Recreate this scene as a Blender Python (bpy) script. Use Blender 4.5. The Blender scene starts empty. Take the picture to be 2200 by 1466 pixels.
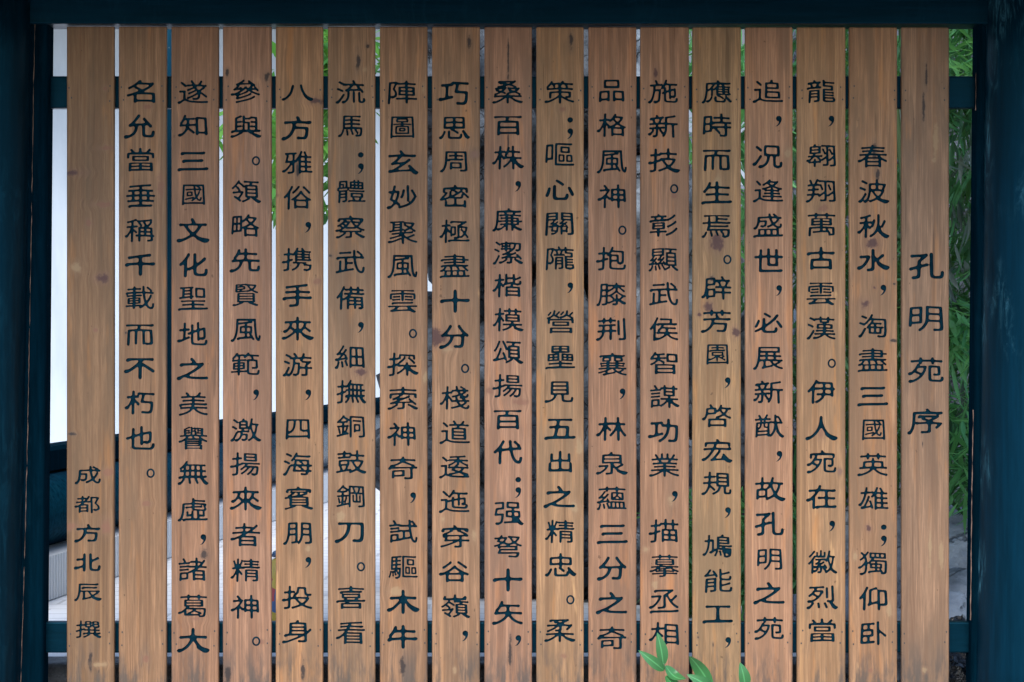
import bpy, bmesh, math, random
import numpy as np
from mathutils import Vector, Matrix, noise
from mathutils.geometry import delaunay_2d_cdt

scene = bpy.context.scene
C = scene.collection
R = math.radians
random.seed(7)

# ---------------------------------------------------------------- camera
S = 0.0014            # one survey unit on the screen's front plane, metres
D = 7.27              # camera to the front plane of the planks
CZ = 1.276            # eye height
cam = bpy.data.cameras.new('camera')
cam.lens = 36 * D / (2200 * S)
cam.sensor_width = 36
cam.clip_start = 0.1
cam.clip_end = 600
camera = bpy.data.objects.new('camera', cam)
camera.location = (0, -D, CZ)
camera.rotation_euler = (R(90), 0, 0)
C.objects.link(camera)
scene.camera = camera

# ---------------------------------------------------------------- daylight
SUN_EL, SUN_AZ = 50, 192          # overcast noon, a little brighter over the viewer's left shoulder
world = bpy.data.worlds.new('World')
scene.world = world
world.use_nodes = True
wn = world.node_tree
sky = wn.nodes.new('ShaderNodeTexSky')
sky.sky_type = 'NISHITA'
sky.sun_disc = False
sky.sun_elevation = R(SUN_EL)
sky.sun_rotation = R(SUN_AZ)
sky.air_density = 1.0
sky.dust_density = 1.2
wn.links.new(sky.outputs[0], wn.nodes['Background'].inputs[0])
wn.nodes['Background'].inputs[1].default_value = 0.13
sun = bpy.data.lights.new('sun', 'SUN')
sun.energy = 1.5
sun.angle = R(50)
sun.color = (1.0, 0.96, 0.9)
sun_o = bpy.data.objects.new('sun', sun)
C.objects.link(sun_o)
az = R(SUN_AZ)
to_sun = Vector((math.sin(az) * math.cos(R(SUN_EL)), math.cos(az) * math.cos(R(SUN_EL)), math.sin(R(SUN_EL))))
sun_o.rotation_euler = to_sun.to_track_quat('Z', 'Y').to_euler()
sun_o.location = (-3, -6, 9)
scene.view_settings.view_transform = 'Standard'
scene.view_settings.look = 'None'
scene.view_settings.gamma = 1
scene.view_settings.exposure = 1.42
scene.cycles.max_bounces = 8

# ---------------------------------------------------------------- helpers
def at(px, py, Y):
    """survey point (units from the screen's top left, seen at depth Y) as a place in the world"""
    k = S * (Y + D) / D
    return Vector(((px - 1100) * k, Y, CZ + (733 - py) * k))

def mesh_obj(name, verts, faces, mat, parent=None, smooth=False, loc=None):
    me = bpy.data.meshes.new(name)
    me.from_pydata([tuple(v) for v in verts], [], faces)
    me.update()
    if smooth:
        me.polygons.foreach_set('use_smooth', [True] * len(me.polygons))
    o = bpy.data.objects.new(name, me)
    if mat:
        me.materials.append(mat)
    C.objects.link(o)
    if loc is not None:
        o.location = loc
    if parent:
        o.parent = parent
    return o

def bm_obj(name, bm, mat, parent=None, smooth=False, loc=None):
    me = bpy.data.meshes.new(name)
    bmesh.ops.recalc_face_normals(bm, faces=bm.faces[:])
    bm.to_mesh(me)
    bm.free()
    if smooth:
        me.polygons.foreach_set('use_smooth', [True] * len(me.polygons))
    o = bpy.data.objects.new(name, me)
    me.materials.append(mat)
    C.objects.link(o)
    if loc is not None:
        o.location = loc
    if parent:
        o.parent = parent
    return o

def tag(o, label=None, cat=None, group=None, kind=None):
    for k, v in (('label', label), ('category', cat), ('group', group), ('kind', kind)):
        if v:
            o[k] = v
    return o

def thing(name, label, cat, loc=(0, 0, 0), group=None):
    o = bpy.data.objects.new(name, None)
    o.empty_display_size = .1
    C.objects.link(o)
    o.location = loc
    return tag(o, label, cat, group)

def box_bm(lo, hi, bevel=0.0, seg=2, bm=None):
    bm = bm or bmesh.new()
    v = [bm.verts.new((x, y, z)) for x in (lo[0], hi[0]) for y in (lo[1], hi[1]) for z in (lo[2], hi[2])]
    fs = [bm.faces.new([v[i] for i in q]) for q in ((0, 1, 3, 2), (4, 6, 7, 5), (0, 4, 5, 1), (2, 3, 7, 6), (0, 2, 6, 4), (1, 5, 7, 3))]
    if bevel:
        es = {e for f in fs for e in f.edges}
        bmesh.ops.bevel(bm, geom=list(es), offset=bevel, segments=seg, profile=.5, affect='EDGES')
    return bm

def loft(rings, closed=True, caps=True):
    """rings of equal length -> verts, faces"""
    n = len(rings[0])
    V = [p for r in rings for p in r]
    F = []
    for i in range(len(rings) - 1):
        for j in range(n if closed else n - 1):
            a, b = i * n + j, i * n + (j + 1) % n
            F.append((a, b, b + n, a + n))
    if caps:
        F.append(tuple(range(n))[::-1])
        F.append(tuple((len(rings) - 1) * n + j for j in range(n)))
    return V, F

def tube(path, radii, n=10):
    rings = []
    for i, p in enumerate(path):
        p = Vector(p)
        t = (Vector(path[min(i + 1, len(path) - 1)]) - Vector(path[max(i - 1, 0)])).normalized()
        a = t.orthogonal().normalized() if abs(t.z) < .9 else Vector((1, 0, 0)) - t * t.x
        a.normalize()
        b = t.cross(a)
        r = radii[i] if hasattr(radii, '__len__') else radii
        rings.append([p + (a * math.cos(q) + b * math.sin(q)) * r for q in np.linspace(0, 2 * math.pi, n, endpoint=False)])
    return loft(rings)

# ---------------------------------------------------------------- materials
class N:
    """small node-tree writer"""
    def __init__(self, name, rough=.6, spec=.5):
        self.m = bpy.data.materials.new(name)
        self.m.use_nodes = True
        self.t = self.m.node_tree
        self.p = self.t.nodes['Principled BSDF']
        self.p.inputs['Roughness'].default_value = rough
        self.p.inputs['Specular IOR Level'].default_value = spec
    def n(self, kind, **kw):
        o = self.t.nodes.new('ShaderNode' + kind)
        for k, v in kw.items():
            setattr(o, k, v)
        return o
    def put(self, sock, v):
        if isinstance(v, bpy.types.NodeSocket):
            self.t.links.new(v, sock)
        elif isinstance(v, (tuple, list)) and len(v) == 3 and sock.type == 'RGBA':
            sock.default_value = (*v, 1)
        else:
            sock.default_value = v
    def coord(self, scale=(1, 1, 1), off=(0, 0, 0)):
        c = self.n('TexCoord')
        mp = self.n('Mapping')
        self.t.links.new(c.outputs['Object'], mp.inputs[0])
        mp.inputs['Scale'].default_value = scale
        mp.inputs['Location'].default_value = off
        return mp.outputs[0]
    def noise(self, vec, scale=1, detail=4, rough=.55, dist=0):
        o = self.n('TexNoise')
        self.put(o.inputs['Vector'], vec)
        o.inputs['Scale'].default_value = scale
        o.inputs['Detail'].default_value = detail
        o.inputs['Roughness'].default_value = rough
        o.inputs['Distortion'].default_value = dist
        return o.outputs['Fac']
    def math(self, op, a, b=0.0, c=None):
        o = self.n('Math', operation=op)
        self.put(o.inputs[0], a)
        self.put(o.inputs[1], b)
        if c is not None:
            self.put(o.inputs[2], c)
        return o.outputs[0]
    def step(self, v, lo, hi, a=0.0, b=1.0):
        o = self.n('MapRange', interpolation_type='SMOOTHSTEP')
        self.put(o.inputs[0], v)
        for i, q in enumerate((lo, hi, a, b)):
            self.put(o.inputs[i + 1], q)
        return o.outputs[0]
    def mix(self, f, a, b, blend='MIX'):
        o = self.n('Mix', data_type='RGBA', blend_type=blend)
        self.put(o.inputs[0], f)
        self.put(o.inputs[6], a)
        self.put(o.inputs[7], b)
        return o.outputs[2]
    def bump(self, h, strength=.3, dist=.01):
        o = self.n('Bump')
        self.put(o.inputs['Height'], h)
        o.inputs['Strength'].default_value = strength
        o.inputs['Distance'].default_value = dist
        self.t.links.new(o.outputs[0], self.p.inputs['Normal'])
    def color(self, c):
        self.put(self.p.inputs['Base Color'], c)
    def rough(self, v):
        self.put(self.p.inputs['Roughness'], v)

def paint_mat(name, base, scuff=(.03, .10, .15), amount=.5, rough=.38, along='z', gloss=.24):
    """old blue-black gloss paint: brush streaks, dull patches, small scratches and flakes"""
    m = N(name, rough, gloss)
    if gloss <= .05:
        m.p.inputs['IOR'].default_value = 1.02        # surface reflection all but switched off
    m.p.inputs['Specular Tint'].default_value = (.12, .62, 1, 1)
    sc = (14, 14, .9) if along == 'z' else (.9, 14, 14)
    v = m.coord(sc)
    streak = m.noise(v, 4, 5, .65)
    big = m.noise(m.coord((1.6, 1.6, .7) if along == 'z' else (.7, 1.6, 1.6)), 2.2, 4, .6)
    c = m.mix(m.step(streak, .3, .75), [q * .65 for q in base], [q * 1.3 for q in base])
    patch = m.math('MULTIPLY', m.step(big, .42, .62), m.step(m.noise(m.coord((24, 24, 6)), 1.5, 8, .75, 1.2), .47, .68))
    c = m.mix(m.math('MULTIPLY', patch, amount), c, scuff)
    fl = m.noise(m.coord((55, 55, 22)), 1, 3, .6)
    c = m.mix(m.math('MULTIPLY', m.step(fl, .755, .775), .55), c, (.28, .25, .22))
    m.color(c)
    m.rough(m.math('ADD', m.math('MULTIPLY', streak, .25), rough - .1))
    m.bump(streak, .22, .004)
    return m.m

def wood_mat(idx, tint, knots=(), stain=.8):
    """weathered, oiled softwood plank; knots are (x, z, half width, half height, kind) in plank metres"""
    m = N('plank_wood', .62, .3)
    off = (idx * 3.71 % 9, idx * 1.37, idx * 5.13 % 11)
    base = m.coord((1, 1, 1))
    sep = m.n('SeparateXYZ')
    m.t.links.new(base, sep.inputs[0])
    X, Z = sep.outputs[0], sep.outputs[2]
    bend = m.noise(m.coord((5, 1, .9), off), 1.6, 3, .5)                   # grain wanders
    bend2 = m.math('MULTIPLY', m.math('SUBTRACT', bend, .5), .034)
    kn_mask, kn_ring, kn_halo = None, None, None
    ks = []
    for (kx, kz, rx, rz, kind) in knots:
        dx = m.math('DIVIDE', m.math('SUBTRACT', X, kx), rx)
        dz = m.math('DIVIDE', m.math('SUBTRACT', Z, kz), rz)
        d = m.math('SQRT', m.math('ADD', m.math('MULTIPLY', dx, dx), m.math('MULTIPLY', dz, dz)))
        push = m.math('MULTIPLY', m.math('MULTIPLY', dx, m.step(d, 0.0, 3.2, 1.0, 0.0)), rx * -.42)
        bend2 = m.math('ADD', bend2, push)
        ks.append((d, kind))
    xg = m.math('ADD', X, bend2)
    comb = m.n('CombineXYZ')
    m.put(comb.inputs[0], m.math('ADD', xg, idx * .313))
    m.put(comb.inputs[1], float(idx) * 2.1)
    m.put(comb.inputs[2], m.math('MULTIPLY', Z, .035))
    g = comb.outputs[0]
    rings = m.noise(g, 62, 3, .55)                                         # growth bands
    fine = m.noise(g, 250, 4, .7)                                          # fibres
    comb2 = m.n('CombineXYZ')
    m.put(comb2.inputs[0], xg)
    m.put(comb2.inputs[1], float(idx))
    m.put(comb2.inputs[2], m.math('MULTIPLY', Z, .012))
    lines = m.noise(comb2.outputs[0], 120, 3, .6)
    blotch = m.noise(m.coord((9, 1, 1.4), off), 1.4, 5, .6, .4)
    blotch2 = m.noise(m.coord((16, 1, 1.9), (off[2], 0, off[0])), 1.5, 4, .6, .3)
    dark = [q * .70 for q in tint]
    pale = [min(1, q * 1.2) for q in tint]
    c = m.mix(m.step(rings, .32, .68), dark, pale)
    c = m.mix(m.math('MULTIPLY', m.step(lines, .50, .63), .5), c, [tint[0] * .62, tint[1] * .52, tint[2] * .46])
    c = m.mix(m.step(fine, .34, .66), c, m.mix(.7, c, [q * .5 for q in tint]))
    grey = (tint[0] * .52, tint[1] * .56, tint[2] * .60)
    c = m.mix(m.math('MULTIPLY', m.step(blotch, .44, .68), stain), c, grey)
    c = m.mix(m.math('MULTIPLY', m.step(blotch2, .54, .72), .5), c, (tint[0] * 1.3, tint[1] * 1.0, tint[2] * .62))
    c = m.mix(m.math('MULTIPLY', m.step(m.noise(m.coord((22, 1, 3.2), off), 1.2, 4, .6, .5), .66, .76), .6), c, (tint[0] * 1.45, tint[1] * 1.5, tint[2] * 1.35))
    # long weathered streaks
    lng = m.noise(m.coord((34, 1, .55), (off[1], 0, off[0])), 1.3, 4, .6, .3)
    c = m.mix(m.math('MULTIPLY', m.step(lng, .52, .66), .62), c, (tint[0] * .50, tint[1] * .47, tint[2] * .46))
    lng2 = m.noise(m.coord((40, 1, .7), (off[2], 0, off[1])), 1.3, 3, .6, .3)
    c = m.mix(m.math('MULTIPLY', m.step(lng2, .58, .70), .4), c, (tint[0] * 1.35, tint[1] * 1.32, tint[2] * 1.2))
    # fine dark checks running with the grain
    chk = m.noise(m.coord((70, 1, 2.2), off), 1.2, 2, .5)
    c = m.mix(m.math('MULTIPLY', m.step(chk, .70, .735), .55), c, [q * .3 for q in tint])
    # small dark flecks
    flk = m.noise(m.coord((60, 1, 45), off), 1.0, 2, .5)
    c = m.mix(m.math('MULTIPLY', m.step(flk, .74, .77), .7), c, [q * .3 for q in tint])
    # splash dirt on the foot of the plank
    foot = m.math('MULTIPLY', m.step(Z, .42, .25), m.step(m.noise(m.coord((26, 1, 5), off), 1.0, 5, .65), .44, .62))
    c = m.mix(m.math('MULTIPLY', foot, .8), c, (.07, .06, .052))
    for d, kind in ks:
        wob = m.math('ADD', d, m.math('MULTIPLY', m.math('SUBTRACT', m.noise(m.coord((38, 1, 30), off), 1.3, 5, .65), .5), 2.6))
        core, halo = {'dark': ((.075, .035, .032), (.19, .10, .07)), 'red': ((.20, .085, .055), (.20, .115, .07)),
                      'pale': ((.36, .26, .14), (.27, .16, .09)), 'black': ((.03, .022, .02), (.12, .085, .065)),
                      'ring': ((.20, .11, .075), (.10, .07, .055))}[kind]
        c = m.mix(m.step(wob, 2.2, .5, 0.0, .35), c, halo)
        c = m.mix(m.step(wob, 1.1, .45, 0.0, {'pale': .38, 'red': .55}.get(kind, .9)), c, core)
    m.color(c)
    m.rough(m.math('ADD', m.math('MULTIPLY', fine, .2), .5))
    m.bump(m.math('ADD', fine, m.math('MULTIPLY', rings, .6)), .35, .0016)
    return m.m

def stone_mat(name, a, b, scale=9, bump=.6, moss=0.0, rough=.85, crack=0):
    m = N(name, rough, .3)
    v = m.coord()
    n1 = m.noise(v, scale, 8, .65, .3)
    n2 = m.noise(v, scale * .3, 4, .6)
    c = m.mix(m.step(n1, .3, .7), a, b)
    c = m.mix(m.math('MULTIPLY', m.step(n2, .5, .7), .5), c, [q * 1.6 for q in b])
    if moss:
        c = m.mix(m.math('MULTIPLY', m.step(m.noise(v, scale * .6, 5), .55, .7), moss), c, (.03, .06, .025))
    h = m.noise(v, scale * 3, 8, .7)
    if crack:
        vo = m.n('TexVoronoi', feature='DISTANCE_TO_EDGE')
        wv = m.n('VectorMath', operation='ADD')
        m.put(wv.inputs[0], v)
        nz = m.n('TexNoise')
        m.put(nz.inputs['Vector'], v)
        nz.inputs['Scale'].default_value = 5
        nz.inputs['Detail'].default_value = 5
        sc_ = m.n('VectorMath', operation='SCALE')
        m.t.links.new(nz.outputs['Color'], sc_.inputs[0])
        sc_.inputs['Scale'].default_value = .5
        m.t.links.new(sc_.outputs[0], wv.inputs[1])
        m.put(vo.inputs['Vector'], wv.outputs[0])
        vo.inputs['Scale'].default_value = crack
        ck = m.step(vo.outputs['Distance'], .0, .03)
        c = m.mix(m.math('MULTIPLY', m.math('SUBTRACT', 1.0, ck), .6), c, [q * .25 for q in a])
        h = m.math('ADD', h, m.math('MULTIPLY', ck, .8))
    m.color(c)
    m.bump(h, bump, .02)
    return m.m

def leaf_mat(name, a, b, scale=8, transl=.35, rough=.45, rib=False):
    m = N(name, rough, .4)
    v = m.coord()
    geo = m.n('NewGeometry')
    r = m.n('TexWhiteNoise', noise_dimensions='1D')
    m.t.links.new(geo.outputs['Random Per Island'], r.inputs['W'])
    f = m.math('ADD', m.math('MULTIPLY', r.outputs[0], .75), m.math('MULTIPLY', m.noise(v, scale, 3), .4))
    c = m.mix(m.step(f, .15, .95), a, b)
    if rib:
        at_ = m.n('Attribute', attribute_name='rib')
        c = m.mix(m.math('MULTIPLY', m.step(at_.outputs['Fac'],   .84, .98), .34), c, [q * 2.6 for q in b])
        c = m.mix(m.math('MULTIPLY', m.step(at_.outputs['Fac'], .25, .0), .12), c, [q * .55 for q in a])
    m.color(c)
    tr = m.n('BsdfTranslucent')
    m.t.links.new(m.mix(.35, c, (.30, .55, .06)), tr.inputs[0])
    ms = m.n('MixShader')
    ms.inputs[0].default_value = transl
    m.t.links.new(m.p.outputs[0], ms.inputs[1])
    m.t.links.new(tr.outputs[0], ms.inputs[2])
    m.t.links.new(ms.outputs[0], m.t.nodes['Material Output'].inputs[0])
    return m.m

def plain_mat(name, c, rough=.6, spec=.5, var=.15, scale=12):
    m = N(name, rough, spec)
    n = m.noise(m.coord(), scale, 4)
    m.color(m.mix(m.step(n, .3, .7), [q * (1 - var) for q in c], [q * (1 + var) for q in c]))
    return m.m

# ---------------------------------------------------------------- lettering
def font_outlines(chars):
    """Outlines of the characters as polylines, from Blender's built-in font."""
    out = {}
    cu = bpy.data.curves.new('lettering_source', 'FONT')
    o = bpy.data.objects.new('lettering_source', cu)
    C.objects.link(o)
    for ch in chars:
        cu.body = ch
        bpy.context.view_layer.update()
        dg = bpy.context.evaluated_depsgraph_get()
        c = o.to_curve(dg, apply_modifiers=False)
        polys = []
        for s in c.splines:
            bp = s.bezier_points
            n = len(bp)
            pts = []
            for i in range(n):
                a, b = bp[i], bp[(i + 1) % n]
                p0, p1, p2, p3 = (np.array(v[:2]) for v in (a.co, a.handle_right, b.handle_left, b.co))
                flat = abs(np.cross(p3 - p0, p1 - p0)) + abs(np.cross(p3 - p0, p2 - p0))
                k = 1 if flat < 1e-5 or (flat < .0016 and np.hypot(*(p3 - p0)) < .125) else 6
                for t in np.arange(k) / k:
                    pts.append(p0 * (1-t)**3 + 3*p1*t*(1-t)**2 + 3*p2*t*t*(1-t) + p3*t**3)
            if len(pts) > 2:
                polys.append(np.array(pts))
        o.to_curve_clear()
        out[ch] = polys
    bpy.data.objects.remove(o)
    bpy.data.curves.remove(cu)
    return out

CELL = 0.5       # raster cell, in letter units (1 unit = 1.4 mm)

def raster(polys, nx, ny, x0, y0):
    """nonzero winding fill sampled on a grid"""
    A = np.concatenate(polys)
    B = np.concatenate([np.roll(p, -1, 0) for p in polys])
    img = np.zeros((ny, nx), np.float32)
    xs = x0 + np.arange(nx) * CELL
    for j in range(ny):
        y = y0 + j * CELL + 1e-4
        up = (A[:, 1] <= y) & (B[:, 1] > y)
        dn = (A[:, 1] > y) & (B[:, 1] <= y)
        m = up | dn
        if not m.any():
            continue
        a, b = A[m], B[m]
        xc = a[:, 0] + (y - a[:, 1]) * (b[:, 0] - a[:, 0]) / (b[:, 1] - a[:, 1])
        w = np.where(up[m], 1, -1)
        img[j] = ((xs[:, None] > xc[None]) * w[None]).sum(1) != 0
    return img

def blur(img, s):
    r = max(1, int(3 * s))
    k = np.exp(-0.5 * (np.arange(-r, r + 1) / s) ** 2)
    k /= k.sum()
    for ax in (0, 1):
        img = np.apply_along_axis(lambda v: np.convolve(v, k, 'same'), ax, img)
    return img

def simplify(p, tol):
    """closed-loop Douglas-Peucker"""
    n = len(p)
    if n < 8:
        return p
    keep = np.zeros(n, bool)
    a = 0
    b = int(np.argmax(((p - p[0]) ** 2).sum(1)))
    keep[a] = keep[b] = True
    q = np.vstack([p, p[:1]])
    stack = [(a, b), (b, n)]
    while stack:
        i, j = stack.pop()
        if j - i < 2:
            continue
        d = q[j] - q[i]
        L = np.hypot(*d) + 1e-9
        e = np.abs(d[0] * (q[i+1:j, 1] - q[i, 1]) - d[1] * (q[i+1:j, 0] - q[i, 0])) / L
        k = int(np.argmax(e))
        if e[k] > tol:
            k += i + 1
            keep[k] = True
            stack += [(i, k), (k, j)]
    return p[keep]

def contours(f, t, x0, y0):
    """marching squares; returns closed loops"""
    ny, nx = f.shape
    g = f - t
    g[np.abs(g) < 1e-5] = 1e-5
    s = g > 0
    code = s[:-1, :-1] * 1 + s[:-1, 1:] * 2 + s[1:, 1:] * 4 + s[1:, :-1] * 8
    nxt = {}
    TAB = {1: ((3, 0),), 2: ((0, 1),), 3: ((3, 1),), 4: ((1, 2),), 5: ((3, 0), (1, 2)), 6: ((0, 2),), 7: ((3, 2),),
           8: ((2, 3),), 9: ((2, 0),), 10: ((0, 1), (2, 3)), 11: ((2, 1),), 12: ((1, 3),), 13: ((1, 0),), 14: ((0, 3),)}
    def ek(i, j, e):
        return ((j, i, 0), (j, i + 1, 1), (j + 1, i, 0), (j, i, 1))[e]
    for j, i in zip(*np.nonzero((code > 0) & (code < 15))):
        for a, b in TAB[int(code[j, i])]:
            nxt[ek(i, j, a)] = ek(i, j, b)
    loops = []
    while nxt:
        k, v = nxt.popitem()
        ks = [k]
        while v != k:
            ks.append(v)
            v = nxt.pop(v, None)
            if v is None:
                break
        if v is None or len(ks) < 6:
            continue
        pts = []
        for (j, i, h) in ks:
            if h == 0:
                a, b = g[j, i], g[j, i + 1]
                pts.append((x0 + (i + a / (a - b)) * CELL, y0 + j * CELL))
            else:
                a, b = g[j, i], g[j + 1, i]
                pts.append((x0 + i * CELL, y0 + (j + a / (a - b)) * CELL))
        p = np.array(pts)
        area = 0.5 * abs(np.sum(p[:, 0] * np.roll(p[:, 1], -1) - p[:, 1] * np.roll(p[:, 0], -1)))
        if area < 2.0:
            continue
        loops.append(simplify(p, 0.16))
    return loops

def dab(cx, cy, r, sx=1.0, sy=1.0, rot=0.0, n=14):
    a = np.linspace(0, 2 * np.pi, n, endpoint=False)
    x, y = np.cos(a) * r * sx, np.sin(a) * r * sy
    c, s = math.cos(rot), math.sin(rot)
    return np.stack([cx + x * c - y * s, cy + x * s + y * c], 1)

def brush(polys, w, h, tails=True):
    """clerical-hand version of an outline, w x h letter units, centred on 0"""
    allp = np.concatenate(polys)
    lo, hi = allp.min(0), allp.max(0)
    size = hi - lo
    def fit(p):
        u = (p - lo) / size * 2 - 1
        x, y = u[:, 0], u[:, 1]
        low = 0.5 - 0.5 * y
        x = x * (0.93 + 0.09 * low)                                    # feet spread out
        y = y + 0.045 * np.cos(x * 2.4) - 0.02 + 0.05 * np.maximum(x - .55, 0) * 2 * low   # strokes bow, tails lift
        return np.stack([x * (w / 2 - 3.0), y * (h / 2 - 2.4)], 1)
    P = [fit(p) for p in polys]
    per = sum(np.hypot(*(np.roll(p, -1, 0) - p).T).sum() for p in P) / 2
    pn = per * 67 / w
    sw = float(np.clip(9.5 - pn * 0.0108, 4.5, 7.6)) * (h / 53) ** .7                 # stroke weight falls with complexity
    extra = []
    areas = [np.sum(p[:, 0] * np.roll(p[:, 1], -1) - p[:, 1] * np.roll(p[:, 0], -1)) for p in P]
    solid = np.sign(areas[int(np.argmax(np.abs(areas)))])
    for p in P:
        n = len(p)
        for i in range(n if tails else 0):
            a, b = p[i], p[(i + 1) % n]
            e = b - a
            L = np.hypot(*e)
            if not 1.6 < L < 9:
                continue
            k = 1
            while k < 8 and k < n - 3 and np.hypot(*(a - p[i - k])) < L * 1.3:
                k += 1
            u = a - p[i - k]
            k = 2
            while k < 9 and k < n - 3 and np.hypot(*(p[(i + k) % n] - b)) < L * 1.3:
                k += 1
            v = p[(i + k) % n] - b
            lu, lv = np.hypot(*u), np.hypot(*v)
            if lu < L * 1.1 or lv < L * .6:
                continue
            c1 = np.cross(u, e) / (lu * L + 1e-9)
            c2 = np.cross(e, v) / (lv * L + 1e-9)
            opp = np.dot(u, v) / (lu * lv + 1e-9)
            if c1 * c2 > 0.25 and opp < -0.6:
                d = (u / (lu + 1e-9) - v / (lv + 1e-9))
                d /= np.hypot(*d) + 1e-9
                if np.sign(c1) != solid:
                    continue
                m = (a + b) / 2
                r = sw * 0.5
                plain = per < 420
                low = m[1] < -0.12 * h
                if d[0] > 0.35 and d[1] < -0.25 and m[0] > .27 * w and m[1] < -.27 * h:               # falling right stroke: heavy lifted tail
                    k = float(np.clip(220 / pn, .45, .85))
                    q = np.array([-d[1], d[0]])
                    extra.append(np.array([m - d * sw * 3 + q * sw * .3, m + q * sw * .5 - d * sw * .3,
                                           m + np.array([sw * 1.15 * k, sw * .42 * k]), m + np.array([sw * .9 * k, sw * .05]),
                                           m + np.array([sw * .1, -sw * .62 * k]), m - q * sw * .85 * k - d * sw * .6,
                                           m - d * sw * 3 - q * sw * .3]))
                elif d[0] < -0.35 and d[1] < -0.25 and low and m[0] < -.2 * w:            # falling left stroke: blunt foot
                    extra.append(dab(m[0] - sw * .1, m[1] + sw * .16, r * 1.02, 1.3 if plain else 1.0, .92, 0.2))
                elif d[0] > 0.9 and lu > w * .38 and plain:              # long level stroke: swallow tail
                    extra.append(dab(m[0] - sw * .6, m[1] + sw * .06, r * .95, 1.7, .8, 0.2))
                elif d[0] < -0.9 and lv > w * .38 and plain:
                    extra.append(dab(m[0] + sw * .2, m[1] - sw * .16, r * 1.02, 1.15, .9, 0.5))
                else:
                    extra.append(dab(m[0] - d[0] * sw * .15, m[1] - d[1] * sw * .15, r * .8))
    pad = 7.0
    nx, ny = int((w + 2 * pad) / CELL), int((h + 2 * pad) / CELL)
    x0, y0 = -w / 2 - pad, -h / 2 - pad
    img = raster(P, nx, ny, x0, y0)
    for e in extra:
        if abs(e).max() < 200:
            img = np.maximum(img, raster([e], nx, ny, x0, y0))
    f = blur(img, max(.9, sw * float(np.interp(pn, (150, 260), (.32, .22))) / CELL))
    ys = (y0 + np.arange(ny) * CELL) / h
    xs = (x0 + np.arange(nx) * CELL) / w
    f = f * (1 + 0.22 * np.clip(-ys - .1, 0, .4)[:, None] * np.clip(np.abs(xs) * 2 - .3, 0, 1)[None])
    want = per * sw / (CELL * CELL)
    srt = np.sort(f.ravel())[::-1]
    t = float(np.clip(srt[min(int(want), srt.size - 1)], float(np.interp(pn, (150, 260), (.30, .40))), 0.58))
    return contours(f, t, x0, y0), contours(f, t + .24, x0, y0)

def mark(kind):
    """punctuation: ring, comma, dot (letter units)"""
    if kind == '。':
        return [dab(0, 0, 9.6, .94, 1.06, 0, 26), dab(0, 0, 5.9, .88, 1.1, 0, 22)], []
    if kind == '·':
        return [dab(0, 0, 5.8, 1.05, 1, 0, 18)], [dab(0, 0, 4.2, 1.05, 1, 0, 14)]
    head = [(5.8 * math.cos(a) + .2, 5.0 + 6.0 * math.sin(a)) for a in np.radians(np.arange(250, -20, -20))]
    loop = [(-7.0, -12.4), (-3.2, -9.0), (-.2, -4.4), (.3, -1.4)] + head + [(5.9, 1.6), (4.6, -2.8), (1.9, -7.4), (-1.9, -10.9)]
    return [np.array(loop, float) * (1.06, 1)], [dab(.3, 5, 4.0, 1, 1, 0, 12)]
# every plank's writing: (centre x, [(character, centre y), ...]) in survey units of 1.4 mm from the top left of the screen
COLUMNS = [
 (190, '成1021 都1084 方1146 北1209 辰1272 撰1352'),
 (302, '名197 允272 當344 垂420 稱495 千569 載640 而719 不792 朽865 也942 。1017'),
 (415, '遂198 知270 三346 國418 文495 化570 聖641 地718 之793 美868 譽942 無1016 虛1095 ，1159 諸1224 葛1302 大1376'),
 (528, '參197 與272 。346 領411 略485 先560 賢634 風709 範782 ，848 激924 揚997 來1072 者1150 精1225 神1304 。1378'),
 (640, '八199 方276 雅350 俗425 ，488 携558 手635 來707 游784 ，848 四922 海997 賓1070 朋1146 ，1208 投1284 身1357'),
 (753, '流198 馬271 ·333 ，362 體411 察488 武563 備640 ，703 細767 撫842 銅916 鼓993 鋼1066 刀1144 。1218 喜1284 看1360'),
 (865, '陣198 圖273 玄349 妙424 聚500 風572 雲647 。717 探783 索856 神933 奇1006 ，1069 試1142 驅1219 木1294 牛1369'),
 (977, '巧201 思275 周347 密422 極497 盡571 十648 分724 。792 棧855 道929 逶1003 迤1077 穿1153 谷1229 嶺1303 ，1366'),
 (1091, '桑198 百270 株339 ，400 廉472 潔543 楷614 模687 頌757 揚829 百902 代972 ·1031 ，1058 强1103 弩1174 十1247 矢1317 ，1376'),
 (1203, '策198 ·258 ，287 嘔332 心408 關481 隴555 ，618 營692 壘767 見842 五921 出993 之1068 精1142 忠1215 。1289 柔1355'),
 (1315, '品195 格269 風347 神422 。495 抱556 膝632 荆707 襄783 ，846 林922 泉996 蘊1070 三1147 分1222 之1296 奇1371'),
 (1426, '施197 新271 技345 。406 彰484 顯558 武632 侯707 智780 謀852 功926 業1000 ，1066 描1141 摹1216 丞1291 相1362'),
 (1540, '應197 時270 而344 生414 焉486 。558 辟619 芳690 園761 ，822 啓894 宏968 規1039 ，1101 鳩1173 能1248 工1319 ，1380'),
 (1651, '追196 ，260 况337 逢410 盛484 世560 ，624 必694 展769 新842 猷916 ，980 故1051 孔1126 明1202 之1275 苑1350'),
 (1764, '龍196 ，260 翱334 翔410 萬482 古556 雲631 漢705 。781 伊842 人920 宛992 在1068 ，1130 徽1208 烈1283 當1355'),
 (1875, '春336 波411 秋486 水560 ，623 淘701 盡773 三851 國923 英998 雄1072 ·1133 ，1162 獨1210 仰1286 卧1361'),
 (1989, '孔572 明685 苑795 序905'),
]
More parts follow.
